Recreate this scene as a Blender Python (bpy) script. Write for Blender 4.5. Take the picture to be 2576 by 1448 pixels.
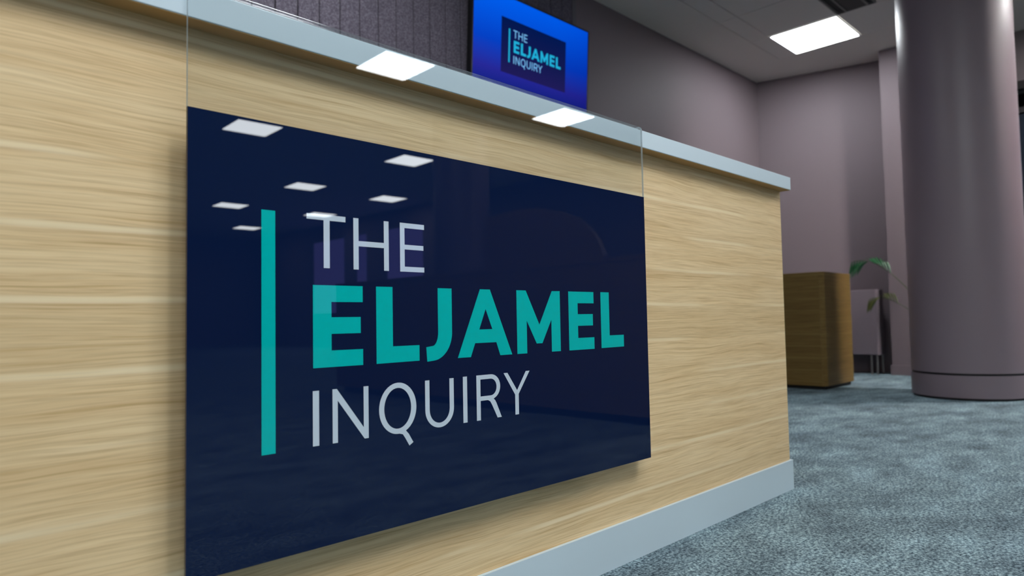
import bpy, bmesh, math, random
from mathutils import Matrix, Vector
from mathutils.geometry import tessellate_polygon
random.seed(7)
sc = bpy.context.scene
COL = sc.collection
for o in list(bpy.data.objects):
    bpy.data.objects.remove(o)

# ------------------------------------------------------------------ camera, world, exposure
cam_d = bpy.data.cameras.new('camera')
cam = bpy.data.objects.new('camera', cam_d); COL.objects.link(cam)
cam.matrix_world = Matrix(((0.70920216, -0.02058955, -0.70470445, -2.40748146),
                           (-0.70476653, -0.04671113, -0.70789986, -1.04289345),
                           (-0.01834220, 0.99869622, -0.04763846, 0.60922437),
                           (0, 0, 0, 1)))
cam_d.sensor_width = 36.0
cam_d.lens = 23.9856
cam_d.clip_start = 0.02
cam_d.dof.use_dof = True
cam_d.dof.focus_distance = 1.45
cam_d.dof.aperture_fstop = 3.8
sc.camera = cam

w = bpy.data.worlds.new('night'); sc.world = w; w.use_nodes = True
w.node_tree.nodes['Background'].inputs[0].default_value = (0.05, 0.06, 0.09, 1)
w.node_tree.nodes['Background'].inputs[1].default_value = 0.3
sc.view_settings.view_transform = 'Standard'
sc.view_settings.look = 'None'
sc.view_settings.exposure = 0.68
sc.view_settings.gamma = 1.0
sc.view_settings.use_curve_mapping = False
sc.cycles.use_light_tree = False
sc.cycles.sample_clamp_direct = 20.0
sc.cycles.caustics_reflective = False
sc.cycles.caustics_refractive = False
sc.cycles.sample_clamp_indirect = 4.0
LAMP = 15.0                      # luminance of the ceiling panels
ZC = 3.28                        # ceiling height

# ------------------------------------------------------------------ materials
def lin(r, g, b):
    f = lambda c: c / 12.92 if c <= 0.04045 else ((c + 0.055) / 1.055) ** 2.4
    return (f(r / 255), f(g / 255), f(b / 255), 1)

def mat(name, col, rough=0.5, spec=0.5, metal=0.0):
    m = bpy.data.materials.new(name); m.use_nodes = True
    p = m.node_tree.nodes['Principled BSDF']
    p.inputs['Base Color'].default_value = col
    p.inputs['Roughness'].default_value = rough
    p.inputs['Specular IOR Level'].default_value = spec
    p.inputs['Metallic'].default_value = metal
    return m

class NT:
    def __init__(s, m): s.t = m.node_tree; s.m = m
    def n(s, typ, **kw):
        x = s.t.nodes.new(typ)
        for k, v in kw.items():
            if k.startswith('i_'): x.inputs[k[2:].replace('_', ' ')].default_value = v
            else: setattr(x, k, v)
        return x
    def l(s, a, b): s.t.links.new(a, b)
    def ramp(s, src, stops):
        r = s.n('ShaderNodeValToRGB'); e = r.color_ramp.elements
        while len(e) < len(stops): e.new(0.5)
        for q, (p, c) in zip(e, stops): q.position = p; q.color = c
        s.l(src, r.inputs[0]); return r.outputs[0]
    def mix(s, fac, a, b, mode='MIX'):
        x = s.n('ShaderNodeMix', data_type='RGBA', blend_type=mode)
        if isinstance(fac, float): x.inputs[0].default_value = fac
        else: s.l(fac, x.inputs[0])
        for v, i in ((a, 6), (b, 7)):
            if isinstance(v, tuple): x.inputs[i].default_value = v
            else: s.l(v, x.inputs[i])
        return x.outputs[2]
    def math(s, op, a, b=0.0, c=0.0):
        x = s.n('ShaderNodeMath', operation=op)
        for i, v in enumerate((a, b, c)):
            if isinstance(v, (int, float)): x.inputs[i].default_value = v
            else: s.l(v, x.inputs[i])
        return x.outputs[0]

def wood(name, light, mid, dark, rough=0.45, seed=0.0, stave=0.0975, z0=0.257, pale=0.75):
    """oak laminate printed in flat staves, grain along local X"""
    m = mat(name, mid, rough, 0.35); T = NT(m); p = m.node_tree.nodes['Principled BSDF']
    tc = T.n('ShaderNodeTexCoord').outputs['Object']
    sp = T.n('ShaderNodeSeparateXYZ'); T.l(tc, sp.inputs[0])
    def noise(vec, sx, sy, sz, off, detail=2.0, rough_=0.5):
        q = T.n('ShaderNodeMapping'); T.l(vec, q.inputs[0])
        q.inputs['Scale'].default_value = (sx, sy, sz); q.inputs['Location'].default_value = (off + seed, off, off * 1.7 + seed)
        x = T.n('ShaderNodeTexNoise', i_Scale=1.0, i_Detail=detail, i_Roughness=rough_); T.l(q.outputs[0], x.inputs['Vector'])
        return x.outputs[0]
    wave = T.math('MULTIPLY', T.math('SUBTRACT', noise(tc, 2.6, 1, 1, 2.2), 0.5), 0.012)
    t = T.math('DIVIDE', T.math('ADD', T.math('SUBTRACT', sp.outputs[2], z0), wave), stave)
    row = T.math('FLOOR', t); fr = T.math('SUBTRACT', t, row)
    wn = T.n('ShaderNodeTexWhiteNoise', noise_dimensions='1D'); T.l(T.math('ADD', row, seed + 0.5), wn.inputs['W'])
    # every stave takes its grain from another part of the log
    warp = T.math('MULTIPLY', T.math('SUBTRACT', noise(tc, 2.4, 1, 14, 3.1), 0.5), 0.030)
    cb = T.n('ShaderNodeCombineXYZ')
    T.l(T.math('ADD', sp.outputs[0], T.math('MULTIPLY', wn.outputs[0], 9.0)), cb.inputs[0])
    T.l(sp.outputs[1], cb.inputs[1]); T.l(T.math('ADD', sp.outputs[2], warp), cb.inputs[2])
    g = cb.outputs[0]
    g1 = noise(g, 3.2, 20, 190, 0.7, 4.0, 0.6)
    g2 = noise(g, 9.0, 60, 430, 5.3, 2.0, 0.6)
    g3 = noise(g, 1.1, 4, 22, 9.9)
    c = T.ramp(g1, [(0.26, dark), (0.43, mid), (0.66, light)])
    c = T.mix(1.0, c, T.ramp(g2, [(0.36, (0.87, 0.84, 0.80, 1)), (0.54, (1, 1, 1, 1))]), 'MULTIPLY')
    c = T.mix(1.0, c, T.ramp(g3, [(0.32, (0.93, 0.90, 0.86, 1)), (0.5, (1, 1, 1, 1)), (0.7, (1.03, 1.04, 1.05, 1))]), 'MULTIPLY')
    c = T.mix(1.0, c, T.ramp(wn.outputs[0], [(0.0, (0.95, 0.94, 0.92, 1)), (1.0, (1.04, 1.04, 1.04, 1))]), 'MULTIPLY')
    # pale sapwood line along most stave joints
    ed = T.math('MINIMUM', fr, T.math('SUBTRACT', 1.0, fr))
    ln = T.ramp(ed, [(0.0, (1, 1, 1, 1)), (0.03, (0.75, 0.75, 0.75, 1)), (0.06, (0, 0, 0, 1))])
    br = T.ramp(noise(tc, 2.3, 1, 7, 1.7), [(0.40, (0, 0, 0, 1)), (0.56, (pale, pale, pale, 1))])
    c = T.mix(T.math('MULTIPLY', ln, br), c, tuple(min(1, x * q) for x, q in zip(light[:3], (1.13, 1.22, 1.38))) + (1,))
    T.l(c, p.inputs['Base Color'])
    b = T.n('ShaderNodeBump', i_Strength=0.06, i_Distance=0.001); T.l(g2, b.inputs['Height']); T.l(b.outputs[0], p.inputs['Normal'])
    return m

M = {}
M['wood'] = wood('oak_laminate', lin(243, 214, 168), lin(234, 202, 154), lin(211, 173, 121))
M['wood_dark'] = wood('oak_veneer_cabinet', lin(132, 107, 58), lin(120, 94, 47), lin(100, 75, 34), 0.5, 4.0)
M['wood_under'] = mat('oak_underside', lin(176, 140, 92), 0.6, 0.2)
M['lip'] = mat('solid_surface_white', lin(206, 221, 229), 0.45, 0.4)
M['kick'] = mat('kick_plate_grey', lin(206, 222, 230), 0.4, 0.4)
M['wall'] = mat('mauve_paint', lin(126, 113, 118), 0.6, 0.3)
M['column'] = mat('mauve_eggshell_paint', lin(138, 122, 129), 0.42, 0.5)
M['ceil'] = mat('ceiling_white', lin(226, 221, 214), 0.9, 0.2)
M['tile'] = mat('ceiling_tile_white', lin(226, 222, 216), 0.9, 0.2)
M['black'] = mat('black_plastic', lin(16, 16, 18), 0.4)
M['plinth'] = mat('black_plinth', lin(10, 10, 10), 0.6)
M['dark'] = mat('dark_bulkhead', lin(84, 78, 80), 0.7)
M['steel'] = mat('brushed_steel', lin(170, 165, 160), 0.35, 0.5, 1.0)
M['frame_white'] = mat('white_metal', lin(225, 226, 226), 0.5)
M['vent'] = mat('vent_grey_metal', lin(120, 120, 116), 0.5)
M['vent_dark'] = mat('vent_dark', lin(42, 42, 42), 0.8)
M['navy'] = mat('navy_print', lin(12, 27, 60), 0.0, 0.33)
M['teal'] = mat('teal_print', lin(0, 184, 178), 0.0, 0.33)
M['white_print'] = mat('white_print', lin(202, 213, 224), 0.0, 0.33)
M['navy_edge'] = mat('navy_edge', lin(40, 34, 50), 0.2)
M['leaf'] = mat('palm_leaf', lin(24, 92, 48), 0.45)
M['leaf_old'] = mat('palm_leaf_olive', lin(82, 88, 34), 0.5)
M['stem'] = mat('palm_stem', lin(66, 78, 44), 0.6)
M['pot'] = mat('dark_pot', lin(50, 48, 50), 0.5)
M['soil'] = mat('soil', lin(40, 30, 24), 0.95)
M['sideboard'] = mat('mauve_grey_lacquer', lin(128, 116, 124), 0.5)

def emit(name, col, st):
    m = bpy.data.materials.new(name); m.use_nodes = True; t = m.node_tree; t.nodes.clear()
    e = t.nodes.new('ShaderNodeEmission'); e.inputs[0].default_value = col; e.inputs[1].default_value = st
    o = t.nodes.new('ShaderNodeOutputMaterial'); t.links.new(e.outputs[0], o.inputs[0]); return m
M['lamp'] = emit('lamp_diffuser', (0.91, 0.965, 1.0, 1), LAMP)
M['downlight'] = emit('downlight_diffuser', (1.0, 0.97, 0.96, 1), 225.0)
M['screen_teal'] = emit('screen_teal', lin(30, 165, 205), 0.72)
M['screen_white'] = emit('screen_white', lin(120, 190, 245), 0.72)
M['pane'] = emit('lit_window', (0.30, 0.27, 1.0, 1), 0.95)

def acrylic():
    m = bpy.data.materials.new('clear_acrylic'); m.use_nodes = True; T = NT(m); m.node_tree.nodes.clear()
    tr = T.n('ShaderNodeBsdfTransparent'); tr.inputs[0].default_value = (0.975, 0.985, 0.985, 1)
    gl = T.n('ShaderNodeBsdfGlossy'); gl.inputs['Roughness'].default_value = 0.0
    fr = T.n('ShaderNodeFresnel')
    bf = T.n('ShaderNodeNewGeometry').outputs['Backfacing']      # unrefracted sheet: same reflectance on both faces
    T.l(T.math('ADD', T.math('MULTIPLY', bf, 1 / 1.45 - 1.45), 1.45), fr.inputs[0])
    mx = T.n('ShaderNodeMixShader'); T.l(fr.outputs[0], mx.inputs[0]); T.l(tr.outputs[0], mx.inputs[1]); T.l(gl.outputs[0], mx.inputs[2])
    o = T.n('ShaderNodeOutputMaterial'); T.l(mx.outputs[0], o.inputs[0]); return m
M['acrylic'] = acrylic()
def acrylic_edge():
    m = bpy.data.materials.new('acrylic_edge'); m.use_nodes = True; T = NT(m); m.node_tree.nodes.clear()
    tr = T.n('ShaderNodeBsdfTransparent'); tr.inputs[0].default_value = (0.9, 0.95, 0.95, 1)
    df = T.n('ShaderNodeBsdfDiffuse'); df.inputs[0].default_value = lin(205, 216, 220)
    mx = T.n('ShaderNodeMixShader'); mx.inputs[0].default_value = 0.8
    ad = T.n('ShaderNodeBsdfTranslucent'); ad.inputs[0].default_value = lin(205, 216, 220)
    m2 = T.n('ShaderNodeMixShader'); m2.inputs[0].default_value = 0.5
    T.l(df.outputs[0], m2.inputs[1]); T.l(ad.outputs[0], m2.inputs[2])
    T.l(tr.outputs[0], mx.inputs[1]); T.l(m2.outputs[0], mx.inputs[2])
    o = T.n('ShaderNodeOutputMaterial'); T.l(mx.outputs[0], o.inputs[0]); return m
M['acrylic_edge'] = acrylic_edge()

def carpet():
    m = mat('blue_grey_carpet', lin(100, 118, 126), 0.95, 0.05); T = NT(m); p = m.node_tree.nodes['Principled BSDF']
    geo = T.n('ShaderNodeNewGeometry').outputs['Position']
    n1 = T.n('ShaderNodeTexNoise', i_Scale=165.0, i_Detail=2.0, i_Roughness=0.6); T.l(geo, n1.inputs['Vector'])
    n2 = T.n('ShaderNodeTexNoise', i_Scale=85.0, i_Detail=2.0); T.l(geo, n2.inputs['Vector'])
    mp = T.n('ShaderNodeMapping'); T.l(geo, mp.inputs[0]); mp.inputs['Scale'].default_value = (3.4, 6.5, 1); mp.inputs['Rotation'].default_value = (0, 0, 0.35)
    n3 = T.n('ShaderNodeTexNoise', i_Scale=1.0, i_Detail=5.0, i_Roughness=0.62); T.l(mp.outputs[0], n3.inputs['Vector'])
    n4 = T.n('ShaderNodeTexNoise', i_Scale=14.0, i_Detail=3.0); T.l(geo, n4.inputs['Vector'])
    sp = T.math('ADD', T.math('MULTIPLY', n1.outputs[0], 0.6), T.math('MULTIPLY', n2.outputs[0], 0.4))
    c = T.ramp(sp, [(0.36, lin(50, 64, 73)), (0.48, lin(108, 127, 135)), (0.62, lin(172, 193, 198))])
    f = T.ramp(n3.outputs[0], [(0.34, (0.58, 0.58, 0.60, 1)), (0.5, (0.95, 0.95, 0.95, 1)), (0.66, (1.28, 1.30, 1.30, 1))])
    c = T.mix(1.0, c, f, 'MULTIPLY')
    f4 = T.ramp(n4.outputs[0], [(0.3, (0.86, 0.86, 0.87, 1)), (0.7, (1.1, 1.1, 1.1, 1))])
    c = T.mix(1.0, c, f4, 'MULTIPLY')
    oi = T.n('ShaderNodeObjectInfo').outputs['Random']
    f5 = T.ramp(oi, [(0.0, (0.88, 0.88, 0.9, 1)), (1.0, (1.1, 1.1, 1.1, 1))])
    c = T.mix(1.0, c, f5, 'MULTIPLY')
    T.l(c, p.inputs['Base Color'])
    b = T.n('ShaderNodeBump', i_Strength=0.6, i_Distance=0.004); T.l(sp, b.inputs['Height']); T.l(b.outputs[0], p.inputs['Normal'])
    return m
M['carpet'] = carpet()

def felt():
    m = mat('felt_panel', lin(118, 112, 124), 0.95, 0.05); T = NT(m); p = m.node_tree.nodes['Principled BSDF']
    geo = T.n('ShaderNodeNewGeometry').outputs['Position']
    n1 = T.n('ShaderNodeTexNoise', i_Scale=110.0, i_Detail=3.0, i_Roughness=0.75); T.l(geo, n1.inputs['Vector'])
    c = T.ramp(n1.outputs[0], [(0.36, lin(80, 75, 86)), (0.5, lin(104, 97, 108)), (0.66, lin(132, 124, 136))])
    T.l(c, p.inputs['Base Color']); return m
M['felt'] = felt()

def screen_mat():
    m = bpy.data.materials.new('screen_picture'); m.use_nodes = True; T = NT(m); m.node_tree.nodes.clear()
    tc = T.n('ShaderNodeTexCoord').outputs['Object']
    s = T.n('ShaderNodeSeparateXYZ'); T.l(tc, s.inputs[0])
    v = T.math('ADD', T.math('DIVIDE', s.outputs[2], 0.70), 0.5)
    c = T.ramp(v, [(0.05, lin(14, 30, 120)), (0.22, lin(34, 36, 140)), (0.5, lin(4, 58, 182)), (0.95, lin(0, 86, 222))])
    x = T.math('ADD', T.math('DIVIDE', s.outputs[0], 1.23), 0.5)
    f = T.ramp(x, [(0.0, (1.15, 1.15, 1.1, 1)), (0.7, (0.95, 0.95, 0.97, 1)), (1.0, (0.72, 0.72, 0.85, 1))])
    c = T.mix(1.0, c, f, 'MULTIPLY')
    e = T.n('ShaderNodeEmission'); T.l(c, e.inputs[0]); e.inputs[1].default_value = 0.68
    o = T.n('ShaderNodeOutputMaterial'); T.l(e.outputs[0], o.inputs[0]); return m
M['screen'] = screen_mat()
def logo_mat():
    m = bpy.data.materials.new('screen_logo_panel'); m.use_nodes = True; T = NT(m); m.node_tree.nodes.clear()
    tc = T.n('ShaderNodeTexCoord').outputs['Object']
    s = T.n('ShaderNodeSeparateXYZ'); T.l(tc, s.inputs[0])
    v = T.math('ADD', T.math('DIVIDE', s.outputs[2], 0.40), 0.5)
    c = T.ramp(v, [(0.0, lin(30, 26, 84)), (0.4, lin(18, 24, 76)), (1.0, lin(2, 22, 76))])
    e = T.n('ShaderNodeEmission'); T.l(c, e.inputs[0]); e.inputs[1].default_value = 0.68
    o = T.n('ShaderNodeOutputMaterial'); T.l(e.outputs[0], o.inputs[0]); return m
M['logo'] = logo_mat()

# ------------------------------------------------------------------ helpers
def tag(o, label=None, cat=None, group=None, kind=None):
    if label: o['label'] = label
    if cat: o['category'] = cat
    if group: o['group'] = group
    if kind: o['kind'] = kind
    return o

def thing(name, label, cat, loc=(0, 0, 0), rot=(0, 0, 0), group=None):
    o = bpy.data.objects.new(name, None); COL.objects.link(o); o.empty_display_size = 0.1
    o.location = loc; o.rotation_euler = rot
    return tag(o, label, cat, group)

def obj(name, bm, m, parent=None, smooth=False, local=False, kind=None, label=None):
    """bm in world coordinates unless local; becomes a child of parent"""
    me = bpy.data.meshes.new(name)
    if parent is not None and not local:
        bmesh.ops.translate(bm, verts=bm.verts, vec=-root_loc(parent))
    bm.to_mesh(me); bm.free()
    ms = m if isinstance(m, (list, tuple)) else [m]
    for q in ms: me.materials.append(q)
    if smooth:
        for f in me.polygons: f.use_smooth = True
    o = bpy.data.objects.new(name, me); COL.objects.link(o)
    if parent is not None: o.parent = parent
    return tag(o, label, None, None, kind)

def root_loc(o):
    v = Vector(o.location)
    while o.parent: o = o.parent; v += Vector(o.location)
    return v

def box(bm, x0, y0, z0, x1, y1, z1, bevel=0.0, seg=2):
    g = bmesh.ops.create_cube(bm, size=1.0)
    vs = g['verts']
    for v in vs:
        v.co = Vector((x0 + (v.co.x + 0.5) * (x1 - x0), y0 + (v.co.y + 0.5) * (y1 - y0), z0 + (v.co.z + 0.5) * (z1 - z0)))
    if bevel:
        es = list({e for v in vs for e in v.link_edges})
        bmesh.ops.bevel(bm, geom=es, offset=bevel, segments=seg, affect='EDGES', profile=0.5)
    return bm

def B(*a, bevel=0.0, seg=2):
    return box(bmesh.new(), *a, bevel=bevel, seg=seg)

def prism(bm, pts, axis, a, b):
    """extrude polygon pts (u,v) along axis from a to b"""
    def P(u, v, w): return {'x': (w, u, v), 'y': (u, w, v), 'z': (u, v, w)}[axis]
    lo = [bm.verts.new(P(u, v, a)) for u, v in pts]; hi = [bm.verts.new(P(u, v, b)) for u, v in pts]
    n = len(pts)
    bm.faces.new(lo); bm.faces.new(hi[::-1])
    for i in range(n): bm.faces.new((lo[i], hi[i], hi[(i + 1) % n], lo[(i + 1) % n]))
    bmesh.ops.recalc_face_normals(bm, faces=bm.faces)
    return bm

def cyl(bm, x, y, z0, z1, r, n=24, r2=None):
    r2 = r if r2 is None else r2
    a = [bm.verts.new((x + r * math.cos(2 * math.pi * i / n), y + r * math.sin(2 * math.pi * i / n), z0)) for i in range(n)]
    b = [bm.verts.new((x + r2 * math.cos(2 * math.pi * i / n), y + r2 * math.sin(2 * math.pi * i / n), z1)) for i in range(n)]
    for i in range(n): bm.faces.new((a[i], a[(i + 1) % n], b[(i + 1) % n], b[i]))
    bm.faces.new(a[::-1]); bm.faces.new(b)
    return bm

def lathe(bm, x, y, prof, n=64):
    rings = []
    for r, z in prof:
        rings.append([bm.verts.new((x + r * math.cos(2 * math.pi * i / n), y + r * math.sin(2 * math.pi * i / n), z)) for i in range(n)])
    for a, b in zip(rings, rings[1:]):
        for i in range(n):
            f = bm.faces.new((a[i], a[(i + 1) % n], b[(i + 1) % n], b[i])); f.smooth = True
    bm.faces.new([bm.verts.new(v.co) for v in rings[0]][::-1]); bm.faces.new([bm.verts.new(v.co) for v in rings[-1]])
    return bm

def tube(bm, pts, r0, r1, n=6):
    rings = []
    for i, p in enumerate(pts):
        p = Vector(p); t = (Vector(pts[min(i + 1, len(pts) - 1)]) - Vector(pts[max(i - 1, 0)])).normalized()
        u = t.orthogonal().normalized(); v = t.cross(u); r = r0 + (r1 - r0) * i / (len(pts) - 1)
        rings.append([bm.verts.new(p + r * (math.cos(2 * math.pi * k / n) * u + math.sin(2 * math.pi * k / n) * v)) for k in range(n)])
    for a, b in zip(rings, rings[1:]):
        for i in range(n): bm.faces.new((a[i], a[(i + 1) % n], b[(i + 1) % n], b[i]))
    bm.faces.new(rings[0][::-1]); bm.faces.new(rings[-1])
    return bm

# ------------------------------------------------------------------ room shell
FX0, FX1, FY0, FY1 = -6.0, 8.0, -20.0, 2.41
floor = tag(obj('floor', B(FX0 - .1, FY0 - .1, -0.12, FX1 + .1, FY1 + .1, -0.006), M['carpet']), kind='structure')
tile_me = None
TS = 0.5
for i in range(-7, 12):
    for j in range(-4, 5):
        x0 = 1.2 + (i - 1) * TS; y0 = 0.37 + (j - 1) * TS
        x1 = x0 + TS; y1 = min(y0 + TS, 2.40)
        if x0 > 4.9 and y1 > 0.2: continue
        o = obj('carpet_tile', B(x0 + .0001, y0 + .0001, -0.0065, x1 - .0001, y1 - .0001, 0.0, bevel=0.0004, seg=1), M['carpet'], floor)
        
# walls
wall_back = tag(obj('wall_back', B(FX0, 2.41, 0, 5.6, 2.51, ZC), M['wall']), kind='structure')
bm = bmesh.new()
ax, ay, bx, by = 5.047, 2.41, 5.45, 0.948
prism(bm, [(ax, ay), (bx, by), (bx + .2, by), (ax + .2, ay)], 'z', 0, ZC)
tag(obj('wall_far', bm, M['wall']), kind='structure')
tag(obj('trim_1', B(5.088, 0.35, 0, 5.6, 1.135, ZC, bevel=0.003), M['wall']), kind='structure')
tag(obj('baseboard_far', B(5.074, 0.345, 0, 5.088, 1.148, 0.098, bevel=0.003), M['wall']), kind='structure')
wr = tag(obj('wall_right', B(5.56, -4.0, 2.80, 5.70, 0.35, ZC), M['dark']), kind='structure')
tag(obj('wall_passage', B(7.9, -6.0, 0, 8.0, 2.4, ZC), M['dark']), kind='structure')
tag(obj('wall_left', B(FX0 - .1, FY0, 0, FX0, 2.41, ZC), M['wall']), kind='structure')
tag(obj('wall_front', B(FX0, FY0 - .1, 0, FX1, FY0, ZC), M['wall']), kind='structure')
# glazed partition under the bulkhead right of the column
win = tag(bpy.data.objects.new('window_1', None), kind='structure'); COL.objects.link(win); win.location = (5.6, -1.8, 0)
obj('window_frame', box(box(B(5.58, -4.0, 2.73, 5.66, 0.35, 2.80), 5.58, -4.0, 0.0, 5.66, 0.35, 0.06), 5.58, -4.0, 2.50, 5.66, 0.35, 2.55), M['black'], win)
for k in range(4):
    y0 = 0.35 - 1.0875 * k
    obj('mullion', B(5.58, y0 - 0.05, 0.06, 5.66, y0, 2.73), M['black'], win)
glass = mat('dark_glass', lin(20, 30, 40), 0.05, 0.5)
for k in range(4):
    y0 = 0.35 - 1.0875 * k
    obj('pane', B(5.61, y0 - 1.0875, 0.06, 5.625, y0 - 0.05, 2.50), glass, win)
# reflected wall with lit windows far behind the camera
WX = 7.0
bm = bmesh.new()
box(bm, WX, -20, 0, WX + .15, -4.0, 0.85); box(bm, WX, -20, 2.9, WX + .15, -4.0, ZC)
edges = [-20, -16.4, -14.65, -14.2, -13.6, -12.85, -11.3, -4.0]
for a, b in ((0, 1), (2, 3), (4, 5), (6, 7)): box(bm, WX, edges[a], 0.85, WX + .15, edges[b], 2.9)
tag(obj('wall_windows', bm, M['wall']), kind='structure')
for n, (a, b) in enumerate(((1, 2), (3, 4), (5, 6)), 2):
    y0, y1 = edges[a], edges[b]
    wo = tag(bpy.data.objects.new('window_%d' % n, None), kind='structure'); COL.objects.link(wo); wo.location = (WX + .05, (y0 + y1) / 2, 0.85)
    f = bmesh.new()
    box(f, WX + .02, y0, 0.85, WX + .1, y1, 0.9); box(f, WX + .02, y0, 2.85, WX + .1, y1, 2.9)
    box(f, WX + .02, y0, 0.9, WX + .1, y0 + .05, 2.85); box(f, WX + .02, y1 - .05, 0.9, WX + .1, y1, 2.85)
    obj('window_frame', f, M['vent'], wo)
    obj('pane', B(WX + .06, y0 + .05, 0.9, WX + .07, y1 - .05, 2.85), M['pane'], wo)

# ceiling: plasterboard margins around a field of tiles, upper deck behind the joints
G = 0.632
TX1, TY1 = 4.53, 1.745
NX, NY = 10, 10
TX0, TY0 = TX1 - NX * G, TY1 - NY * G
SY1 = 1.92
bm = bmesh.new()
box(bm, FX0 - .1, FY0 - .1, ZC + .03, FX1 + .1, FY1 + .1, ZC + .15)
box(bm, FX0, SY1 + .002, ZC, FX1, FY1, ZC + .03)
box(bm, FX0, FY0, ZC, FX1, TY0 - .002, ZC + .03)
box(bm, FX0, TY0 - .002, ZC, TX0 - .002, SY1 + .002, ZC + .03)
box(bm, TX1 + .002, TY0 - .002, ZC, FX1, SY1 + .002, ZC + .03)
ceiling = tag(obj('ceiling', bm, M['ceil']), kind='structure')
lamps_in = {(0, 0), (8, 0), (8, 5), (9, 6), (9, 7)}
vent_cell = (1, 1)
for i in range(NX):
    x1 = TX1 - i * G; x0 = x1 - G
    obj('ceiling_tile', B(x0 + .003, TY1 + .003, ZC + .002, x1 - .003, SY1 - .002, ZC + .018), M['tile'], ceiling)
    for j in range(NY):
        if (i, j) in lamps_in: continue
        y1 = TY1 - j * G; y0 = y1 - G
        if (i, j) == vent_cell: y1 = y0 + 0.30
        obj('ceiling_tile', B(x0 + .004, y0 + .004, ZC + .002, x1 - .004, y1 - .004, ZC + .018), M['tile'], ceiling)

# ------------------------------------------------------------------ ceiling lamps
def rounded(x, y, hx, hy, r, n=5):
    out = []
    for cx, cy, a0 in ((hx - r, hy - r, 0), (-hx + r, hy - r, 90), (-hx + r, -hy + r, 180), (hx - r, -hy + r, 270)):
        for k in range(n + 1):
            a = math.radians(a0 + 90 * k / n); out.append((x + cx + r * math.cos(a), y + cy + r * math.sin(a)))
    return out
def lamp_frame(h, wd):
    bm = bmesh.new()
    box(bm, -h, -h, -.006, h, -h + wd, .012); box(bm, -h, h - wd, -.006, h, h, .012)
    box(bm, -h, -h + wd, -.006, -h + wd, h - wd, .012); box(bm, h - wd, -h + wd, -.006, h, h - wd, .012)
    return bm
lamp_src = None
def lamp(x, y, label, rotz=0.0):
    global lamp_src
    if lamp_src is None:
        t = thing('ceiling_lamp', label, 'lamp', (x, y, ZC), (0, 0, rotz), 'square ceiling light panels')
        a = obj('lamp_frame', lamp_frame(.314, .012), M['frame_white'], t, local=True)
        b = obj('diffuser', prism(bmesh.new(), rounded(0, 0, .299, .299, .03), 'z', -.003, .010), M['lamp'], t, local=True)
        lamp_src = (t, a, b); return t
    t = lamp_src[0].copy(); COL.objects.link(t); t.location = (x, y, ZC); t['label'] = label; t.rotation_euler = (0, 0, rotz)
    for c in lamp_src[1:]:
        d = c.copy(); COL.objects.link(d); d.parent = t
    return t
lamp(TX1 - .5 * G, TY1 - .5 * G, 'bright square ceiling light panel above the far corner, left of the column')
lamp(TX1 - 8.5 * G, TY1 - 5.5 * G, 'square ceiling light panel before the right half of the sign')
lamp(TX1 - 8.5 * G, TY1 - .5 * G, 'square ceiling light panel behind the desk, over the acoustic panelling')
lamp(-2.75, -1.73, 'square ceiling light panel before the left end of the desk')
lamp(-2.75, -2.362, 'square ceiling light panel behind the camera, second from the left end of the desk')
lamp(TX1 - 9.5 * G, TY1 - 6.5 * G, 'square ceiling light panel before the sign middle, over the camera side')
lamp(TX1 - 9.5 * G, TY1 - 7.5 * G, 'square ceiling light panel three metres before the sign middle')
# bright recessed downlight washing the right side of the column
dl = thing('downlight', 'round recessed downlight close to the right side of the thick column', 'lamp', (4.18, -1.06, ZC))
obj('trim_ring', lathe(bmesh.new(), 4.18, -1.06, [(.215, ZC - .006), (.215, ZC + .001)], 40), M['frame_white'], dl)
obj('diffuser', prism(bmesh.new(), [(4.18 + .19 * math.cos(k * math.pi / 12), -1.06 + .19 * math.sin(k * math.pi / 12)) for k in range(24)], 'z', ZC - .008, ZC - .0062), M['downlight'], dl)
for x, y, l in ((1.70, -4.83, 'ceiling light panel mirrored on the acrylic over the countertop edge, left one'),
                (4.40, -4.86, 'ceiling light panel mirrored on the acrylic over the countertop edge, right one'),
                (1.573, -7.98, 'largest ceiling light panel mirrored in the navy sign, at its upper left'),
                (4.301, -8.136, 'ceiling light panel mirrored in the navy sign, rightmost in the upper row'),
                (4.042, -11.164, 'ceiling light panel mirrored in the navy sign above the T of THE'),
                (6.034, -11.272, 'ceiling light panel mirrored in the navy sign above the H of THE'),
                (3.811, -14.12, 'ceiling light panel mirrored in the navy sign, leftmost above the teal bar'),
                (5.994, -14.10, 'ceiling light panel mirrored on the letter T of THE'),
                (5.602, -17.35, 'ceiling light panel mirrored in the navy sign beside the top of the teal bar')):
    lamp(x, y, l, 0.035)

# ------------------------------------------------------------------ ceiling air vent
t = thing('air_vent', 'dark slotted ceiling air vent with pale bars beside the light panel', 'vent', (3.59, .93, ZC))
x0, x1, y0, y1 = 3.272, 3.896, .787, 1.110
obj('backing', B(x0, y0, ZC + .014, x1, y1, ZC + .028), M['vent_dark'], t)
bm = bmesh.new()
box(bm, x0, y0, ZC - .002, x1, y0 + .012, ZC + .014); box(bm, x0, y1 - .012, ZC - .002, x1, y1, ZC + .014)
box(bm, x0, y0 + .012, ZC - .002, x0 + .01, y1 - .012, ZC + .014); box(bm, x1 - .01, y0 + .012, ZC - .002, x1, y1 - .012, ZC + .014)
obj('frame', bm, M['vent'], t)
for yy in (.845, 1.022):
    obj('bar', B(x0 + .01, yy, ZC - .001, x1 - .01, yy + .018, ZC + .014), M['vent'], t)
obj('damper', B(x0 + .01, .87, ZC + .004, x1 - .01, 1.015, ZC + .012), mat('damper', lin(62, 62, 60), .7), t)

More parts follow.
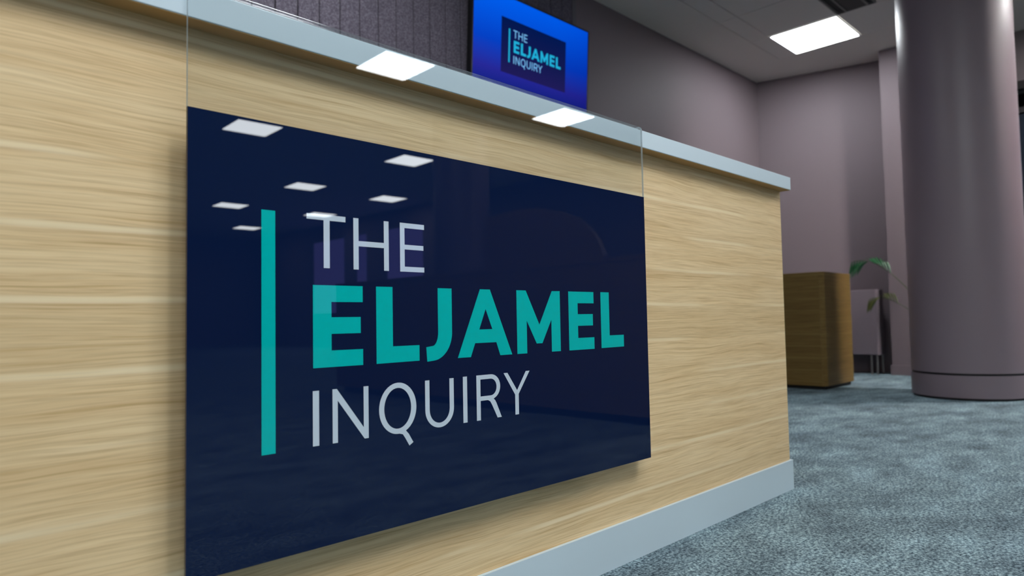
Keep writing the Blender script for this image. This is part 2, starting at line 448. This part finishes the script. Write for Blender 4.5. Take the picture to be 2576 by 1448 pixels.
# ------------------------------------------------------------------ acoustic panelling
t = thing('acoustic_panelling', 'purple-grey felt acoustic wall panelling with vertical grooves behind the screen', 'wall panelling', (0, 2.41, 0))
PW = 0.1318
x = 1.752
k = 0
while x > -3.0:
    obj('plank', B(x - PW + .0035, 2.388, 0.0, x - .0035, 2.404, ZC - .01, bevel=0.003, seg=1), M['felt'], t)
    x -= PW
obj('backing_board', B(x, 2.404, 0.0, 1.80, 2.4099, ZC - .01), mat('felt_backing', lin(46, 44, 50), .95), t)
obj('edge_strip', B(1.754, 2.392, 0.0, 1.80, 2.404, ZC - .01), mat('edge_strip', lin(112, 106, 112), .8), t)

# ------------------------------------------------------------------ lettering (mm on the sign plane: x, z)
def arc(cx, cz, rx, rz, a0, a1, n=14):
    return [(cx + rx * math.cos(math.radians(a0 + (a1 - a0) * i / n)), cz + rz * math.sin(math.radians(a0 + (a1 - a0) * i / n))) for i in range(n + 1)]
def rc(x0, z0, x1, z1): return [[(x0, z0), (x1, z0), (x1, z1), (x0, z1)]]
THE = [rc(-1874.5, 778, -1804, 787), rc(-1844.5, 700, -1833.5, 778),
       rc(-1789, 700, -1779, 787), rc(-1728, 700, -1718, 787), rc(-1779, 739.5, -1728, 748.5),
       [[(-1694, 700), (-1640.5, 700), (-1640.5, 709), (-1684, 709), (-1684, 740), (-1642, 740), (-1642, 748.5), (-1684, 748.5), (-1684, 778.5), (-1640, 778.5), (-1640, 787.5), (-1694, 787.5)]]]
INQ = [rc(-1865, 416, -1854, 503),
       [[(-1830, 503), (-1822, 503), (-1771.5, 435), (-1771.5, 503), (-1762, 503), (-1762, 416), (-1770, 416), (-1820.5, 484), (-1820.5, 416), (-1830, 416)]],
       [arc(-1701.5, 459.5, 39.5, 44.5, 0, 360, 44)[:-1], arc(-1702, 459.5, 28.5, 35.5, 0, 360, 40)[:-1]],
       [[(-1699, 415), (-1692, 413), (-1687, 406), (-1678, 391.5), (-1669.5, 396.5), (-1679, 412), (-1685.5, 419), (-1693, 422)]],
       [[(-1642, 503), (-1642, 449)] + arc(-1608.2, 449, 33.8, 34, 180, 360, 22)[1:] + [(-1574.4, 503), (-1584.8, 503), (-1584.8, 449)] + arc(-1608.4, 449, 23.6, 25.5, 360, 180, 22)[1:] + [(-1632, 503)]],
       rc(-1551.5, 416, -1541, 503.5),
       [[(-1517, 416), (-1506.5, 416), (-1506.5, 453.5), (-1487, 453.5), (-1481, 450.5), (-1476, 443), (-1461.5, 416.5), (-1450, 416.5), (-1464, 446), (-1467.5, 451.5), (-1471.5, 455)]
        + arc(-1478.5, 479, 25.5, 24.5, -60, 90, 14) + [(-1517, 503.5)],
        [(-1506.5, 462), (-1506.5, 495)] + arc(-1479, 478.5, 15.8, 16.5, 90, -90, 14)],
       [[(-1443, 503.3), (-1432, 503.3), (-1405, 466), (-1378.5, 503.6), (-1367, 503.6), (-1400.5, 458), (-1400.5, 416.5), (-1411, 416.5), (-1411, 457.5)]]]
def Eb(x0, x1, x2, x3, z0, z1, z2, z3, z4, z5):
    return [[(x0, z0), (x3, z0), (x3, z1), (x1, z1), (x1, z2), (x2, z2), (x2, z3), (x1, z3), (x1, z4), (x3, z4), (x3, z5), (x0, z5)]]
ELJ = [Eb(-1864, -1831, -1776, -1771.8, 539.2, 566, 593, 620, 645, 672),
       [[(-1745, 539.3), (-1653.5, 540), (-1653.5, 568), (-1711, 568), (-1711, 672), (-1745, 672)]],
       [[(-1610, 672), (-1610, 590)] + arc(-1624, 590, 14, 25, 0, -82, 8)[1:] + [(-1638, 563.5), (-1636, 537)] + arc(-1624, 590, 47.5, 52, -88, 0, 16) + [(-1576.3, 672)]],
       [[(-1504, 672), (-1563, 540), (-1530, 540), (-1518.5, 566.5), (-1461.5, 566.5), (-1451, 540), (-1417, 540), (-1477, 672)], [(-1489.5, 633), (-1507, 593), (-1472, 593)]],
       [[(-1402, 672), (-1374, 672), (-1333.5, 599.5), (-1292, 672), (-1265.5, 672.4), (-1265.5, 540), (-1295, 540), (-1295, 609.5), (-1325, 559.5), (-1343, 559.5), (-1372.5, 608.5), (-1372.5, 540), (-1402, 540)]],
       Eb(-1236.5, -1204.5, -1150, -1146, 540, 567, 594.5, 621, 646, 672.3),
       [[(-1119.5, 540.5), (-1030.5, 541), (-1030.5, 569.5), (-1087, 569.5), (-1087, 672.5), (-1119.5, 672.5)]]]
BAR = [rc(-1949, 414.5, -1927, 785)]
def letters(shapes, f, th):
    """flat print: polygons mapped by f(x,z)->(u,v) on a plane y=0..-th facing -y"""
    bm = bmesh.new()
    for loops in shapes:
        L3 = [[Vector((*f(x, z), 0)) for x, z in lp] for lp in loops]
        tris = tessellate_polygon(L3)
        th += 1e-5
        vs = [bm.verts.new((p.x, -th, p.y)) for lp in L3 for p in lp]
        for tri in tris:
            try: bm.faces.new([vs[i] for i in tri])
            except ValueError: pass
    for fc in bm.faces:
        fc.normal_update()
        if fc.normal.y > 0: fc.normal_flip()
    return bm

# ------------------------------------------------------------------ reception desk
DX0 = -3.6
desk = thing('reception_desk', 'long oak reception desk with pale grey countertop and kick plate', 'desk', (DX0 / 2, .35, 0))
obj('front_panel', B(DX0, 0.0, 0.0, 0.0, 0.025, 1.055, bevel=0.0008, seg=1), M['wood'], desk)
obj('end_panel', B(-.025, 0.025, 0.0, 0.0, 0.72, 1.055), M['wood'], desk)
obj('end_panel', B(DX0, 0.025, 0.0, DX0 + .025, 0.72, 1.055), M['wood'], desk)
obj('counter_top', B(DX0 - .004, -.038, 1.055, 0.004, 0.36, 1.100, bevel=0.0015), M['lip'], desk)
obj('underlay_board', B(DX0 + .001, -.0365, 1.0538, 0.001, 0.35, 1.0550), M['wood_under'], desk)
obj('work_top', B(DX0 + .025, 0.36, 0.70, -.025, 0.80, 0.735, bevel=0.002), M['wood'], desk)
bm = bmesh.new()
prism(bm, [(DX0, -.009), (0.006, -.009), (0.009, -.006), (0.009, 0.72), (0.001, 0.72), (0.001, -.0005), (DX0, -.0005)], 'z', 0.0, 0.101)
obj('kick_plate', bm, M['kick'], desk)

# ------------------------------------------------------------------ hanging acrylic sign
SX0, SX1, YF, TH = -2.057, -.927, -.045, .005
sign = thing('acrylic_sign', 'navy acrylic sign with white and teal lettering hung over the desk front', 'sign', ((SX0 + SX1) / 2, YF, .256))
zt = .9217
prof_o = [(YF, zt)]; prof_i = [(YF + TH, zt)]
zb, R = 1.0965, .011
for k in range(9):
    a = math.radians(180 - 90 * k / 8)
    prof_o.append((YF + R + R * math.cos(a), zb + R * math.sin(a)))
    prof_i.append((YF + R + (R - TH) * math.cos(a), zb + (R - TH) * math.sin(a)))
prof_o.append((0.16, zb + R)); prof_i.append((0.16, zb + R - TH))
bm = bmesh.new()
ring = prof_o + prof_i[::-1]
n = len(ring); no = len(prof_o)
A = [bm.verts.new((SX0, y, z)) for y, z in ring]; C = [bm.verts.new((SX1, y, z)) for y, z in ring]
for i in range(n):
    f = bm.faces.new((A[i], A[(i + 1) % n], C[(i + 1) % n], C[i])); f.smooth = (1 <= i <= 8) or (n - 10 <= i <= n - 3)
    if i == no - 1 or i == n - 1: f.material_index = 1; f.smooth = False
for i in range(no - 1):
    for S in (A, C):
        f = bm.faces.new((S[i], S[i + 1], S[n - 2 - i], S[n - 1 - i])); f.material_index = 1
bmesh.ops.recalc_face_normals(bm, faces=bm.faces)
for e in bm.edges:
    if len(e.link_faces) == 2 and e.link_faces[0].material_index != e.link_faces[1].material_index: e.smooth = False
obj('clear_hook', bm, [M['acrylic'], M['acrylic_edge']], sign, label='clear acrylic hook bent over the countertop')
bm = B(SX0, YF, .256, SX1, YF + TH, zt)
for f in bm.faces: f.material_index = 0 if f.normal.y < -.5 else 1
bm.normal_update()
for f in bm.faces: f.material_index = 0 if f.normal.y < -.5 else 1
panel = obj('printed_panel', bm, [M['navy'], M['navy_edge']], sign)
rl = root_loc(sign)
fs = lambda x, z: (x / 1000 - rl.x, z / 1000 - rl.z)
obj('white_lettering', letters(THE, fs, .00025), M['white_print'], panel, local=True, label='white word THE').location = (0, 0, 0)
obj('teal_lettering', letters(ELJ, fs, .00025), M['teal'], panel, local=True, label='bold teal word ELJAMEL')
obj('white_lettering', letters(INQ, fs, .00025), M['white_print'], panel, local=True, label='white word INQUIRY')
obj('teal_bar', letters(BAR, fs, .00025), M['teal'], panel, local=True, label='upright teal bar left of the words')

# ------------------------------------------------------------------ wall screen
tvc = Vector((1.209, 2.31, 2.552)); tilt = math.radians(3.2)
tv = thing('wall_screen', 'wall screen with blue picture and inquiry logo on the panelling', 'screen', tvc, (tilt, 0, 0))
TW, THH = 1.236, .700
obj('housing', B(-TW / 2, .0, -THH / 2, TW / 2, .045, THH / 2, bevel=.004), M['black'], tv, local=True)
bm = bmesh.new(); bz = .011
box(bm, -TW / 2, -.006, -THH / 2, TW / 2, 0, -THH / 2 + bz); box(bm, -TW / 2, -.006, THH / 2 - bz, TW / 2, 0, THH / 2)
box(bm, -TW / 2, -.006, -THH / 2 + bz, -TW / 2 + bz, 0, THH / 2 - bz); box(bm, TW / 2 - bz, -.006, -THH / 2 + bz, TW / 2, 0, THH / 2 - bz)
obj('bezel', bm, M['black'], tv, local=True)
disp = obj('display', B(-TW / 2 + bz, -.002, -THH / 2 + bz, TW / 2 - bz, 0, THH / 2 - bz), M['screen'], tv, local=True)
obj('wall_bracket', B(-.2, .045, -.15, .2, .062, .15), M['black'], tv, local=True)
lx, lz, lw, lh = 0.0, -.006, .687, .388
lo = B(-lw / 2, -.0004, -lh / 2, lw / 2, 0, lh / 2)
lp = obj('logo_panel', lo, M['logo'], disp, local=True); lp.location = (lx, -.0022, lz)
k = .607
fz = lambda x, z: ((x + 1492) / 1000 * k + lx + .006, (z - 589) / 1000 * k * 1.06 + lz)
for nm, shp, mm, lb in (('white_lettering', THE, 'screen_white', 'pale word THE on the screen'), ('teal_lettering', ELJ, 'screen_teal', 'teal word ELJAMEL on the screen'),
                        ('white_lettering', INQ, 'screen_white', 'pale word INQUIRY on the screen'), ('teal_bar', BAR, 'screen_teal', None)):
    o = obj(nm, letters(shp, fz, .0032), M[mm], disp, local=True, label=lb)

# ------------------------------------------------------------------ columns
def column(x, y, label):
    t = thing('column', label, 'column', (x, y, 0), group='round mauve columns')
    obj('shaft', lathe(bmesh.new(), x, y, [(.368, .186), (.368, ZC)]), M['column'], t)
    obj('groove_ring', lathe(bmesh.new(), x, y, [(.360, .172), (.360, .186)]), M['plinth'], t)
    obj('skirting', lathe(bmesh.new(), x, y, [(.371, .016), (.371, .171)]), M['column'], t)
    obj('base_ring', lathe(bmesh.new(), x, y, [(.356, .0), (.356, .018)]), M['plinth'], t)
    return t
column(3.5, .16, 'thick round mauve column with a skirting band at right')
column(3.45, -5.85, 'round mauve column mirrored in the navy sign')

# ------------------------------------------------------------------ rear oak cabinet
cx0, cy0, cx1, cy1 = 3.30, 1.105, 3.92, 1.85
cab = thing('storage_cabinet', 'low square oak cabinet on black plinth, beyond the desk end', 'cabinet', ((cx0 + cx1) / 2, (cy0 + cy1) / 2, 0))
wx = wood('oak_veneer_side', lin(132, 107, 58), lin(120, 94, 47), lin(100, 75, 34), 0.5, 9.0)
obj('plinth', B(cx0 + .02, cy0 + .02, 0, cx1 - .02, cy1 - .02, .03), M['plinth'], cab)
ch = .034
obj('front_panel', B(cx0 + ch + .001, cy0, .03, cx1, cy0 + .02, .962), M['wood_dark'], cab)
sp = obj('side_panel', B(-(cy1 - cy0 - ch - .001) / 2, -.01, .03, (cy1 - cy0 - ch - .001) / 2, .01, .962), wx, cab, local=True)
sp.rotation_euler = (0, 0, math.radians(-90)); sp.location = (cx0 + .01 - (cx0 + cx1) / 2, (cy0 + ch + .001 + cy1) / 2 - (cy0 + cy1) / 2, 0)
bm = prism(bmesh.new(), [(cx0, cy0 + ch), (cx0 + ch, cy0), (cx0 + ch, cy0 + .02), (cx0 + .02, cy0 + ch)], 'z', .03, .962)
obj('corner_post', bm, M['wood_dark'], cab)
obj('side_panel', B(cx1 - .02, cy0 + .02, .03, cx1, cy1, .962), M['wood_dark'], cab)
obj('back_panel', B(cx0 + .02, cy1 - .02, .03, cx1 - .02, cy1, .962), M['wood_dark'], cab)
obj('top_panel', B(cx0 + .02, cy0 + .022, .935, cx1 - .02, cy1 - .02, .960), M['wood_dark'], cab)

# ------------------------------------------------------------------ small sideboard by the far wall
sb = thing('sideboard', 'mauve-grey sideboard on slim metal legs against the far wall', 'sideboard', (5.13, 1.43, 0))
obj('carcass', B(5.056, 1.245, .195, 5.25, 1.62, .855, bevel=.002), M['sideboard'], sb)
obj('door', B(5.040, 1.248, .20, 5.055, 1.617, .850, bevel=.002), M['sideboard'], sb)
for x, y in ((5.06, 1.262), (5.06, 1.315), (5.06, 1.60), (5.235, 1.262), (5.235, 1.60)):
    obj('leg', cyl(bmesh.new(), x, y, 0, .195, .008, 10), M['steel'], sb)

# ------------------------------------------------------------------ palm behind the column
px, py = 4.56, .42
palm = thing('potted_palm', 'potted palm half hidden behind the round column', 'plant', (px, py, 0))
pot = obj('pot', lathe(bmesh.new(), px, py, [(.12, 0), (.155, .03), (.17, .30), (.155, .30), (.15, .27)], 32), M['pot'], palm)
obj('soil', cyl(bmesh.new(), px, py, .255, .272, .148, 24), M['soil'], pot)
def bez(P, n):
    out = []
    for i in range(n + 1):
        t = i / n; a = (1 - t) ** 3, 3 * t * (1 - t) ** 2, 3 * t * t * (1 - t), t ** 3
        out.append(sum((Vector(p) * w_ for p, w_ in zip(P, a)), Vector()))
    return out
def leaflet(bm, base, d, up, L, wd):
    d = d.normalized(); side = d.cross(up).normalized()
    segs = 4; pts = []
    for k in range(segs + 1):
        t = k / segs
        c = base + d * (L * t) - Vector((0, 0, 1)) * (L * .28 * t * t)
        ww = wd * (math.sin(math.pi * (0.12 + .86 * t)) ** .8)
        pts.append((c - side * ww, c + Vector((0, 0, -.15 * ww)), c + side * ww))
    rows = [[bm.verts.new(p) for p in r] for r in pts]
    for a, b in zip(rows, rows[1:]):
        for q in range(2): bm.faces.new((a[q], a[q + 1], b[q + 1], b[q]))
def frond(P, t0, L, wd, m, spread=1.0, n=11):
    pts = bez(P, 30)
    fr = obj('frond', tube(bmesh.new(), pts, .007, .002), M['stem'], palm)
    for k in range(n):
        t = t0 + (1 - t0) * k / (n - 1) * .98
        i = min(29, int(t * 30)); p = pts[i].lerp(pts[i + 1], t * 30 - i); tg = (pts[i + 1] - pts[i]).normalized()
        s = (k / (n - 1))
        ln = L * (1.0 - .35 * s)
        for sd in (-1, 1):
            side = tg.cross(Vector((0, 0, 1))).normalized() * sd
            d = tg * (.45 - .1 * s) + side * spread + Vector((0, 0, 1)) * (1.15 * (1 - s) - 1.3 * s)
            b2 = bmesh.new(); leaflet(b2, p, d, Vector((0, 0, 1)), ln * random.uniform(.9, 1.1), wd)
            obj('leaflet', b2, m, fr)
crown = (px, py, .28)
frond([crown, (4.60, .70, .62), (4.60, 1.02, 1.23), (4.58, 1.31, 1.11)], .62, .19, .0095, M['leaf'], .35, 14)
frond([crown, (4.60, .66, .48), (4.60, .98, .86), (4.56, 1.16, .74)], .64, .15, .008, M['leaf_old'], .35, 12)
for P in ([crown, (4.7, .4, .8), (4.9, .2, 1.3), (5.0, .02, 1.15)], [crown, (4.5, .3, .7), (4.3, .15, 1.2), (4.2, .05, 1.1)],
          [crown, (4.62, .5, .8), (4.75, .65, 1.35), (4.85, .75, 1.35)], [crown, (4.5, .25, .6), (4.5, .0, .95), (4.45, -.15, .85)]):
    frond(P, .45, .2, .013, M['leaf'], .7, 9)

# ------------------------------------------------------------------ oak counter reflected in the sign
u = thing('service_counter', 'oak service counter with arched screen mirrored in the navy sign', 'counter', (1.2, -2.9, 0))
obj('plinth', B(.90, -4.55, 0, 1.5, -1.20, .05), M['plinth'], u)
obj('front_panel', B(.85, -4.6, .05, .875, -1.15, .945), M['wood_dark'], u)
obj('body', B(.875, -4.6, .05, 1.55, -1.15, .945), M['wood_dark'], u)
obj('counter_top', B(.845, -4.61, 0.945, 1.56, -1.14, .972, bevel=.002), M['wood_dark'], u)
ap = [(-2.6, .958), (-2.6, 1.330), (-2.42, 1.352), (-2.25, 1.358), (-2.08, 1.345), (-1.90, 1.30), (-1.74, 1.24), (-1.66, 1.17), (-1.59, 1.09), (-1.55, .99), (-1.545, .958)]
obj('arched_screen', prism(bmesh.new(), ap, 'x', .86, .90), M['wood_dark'], u)
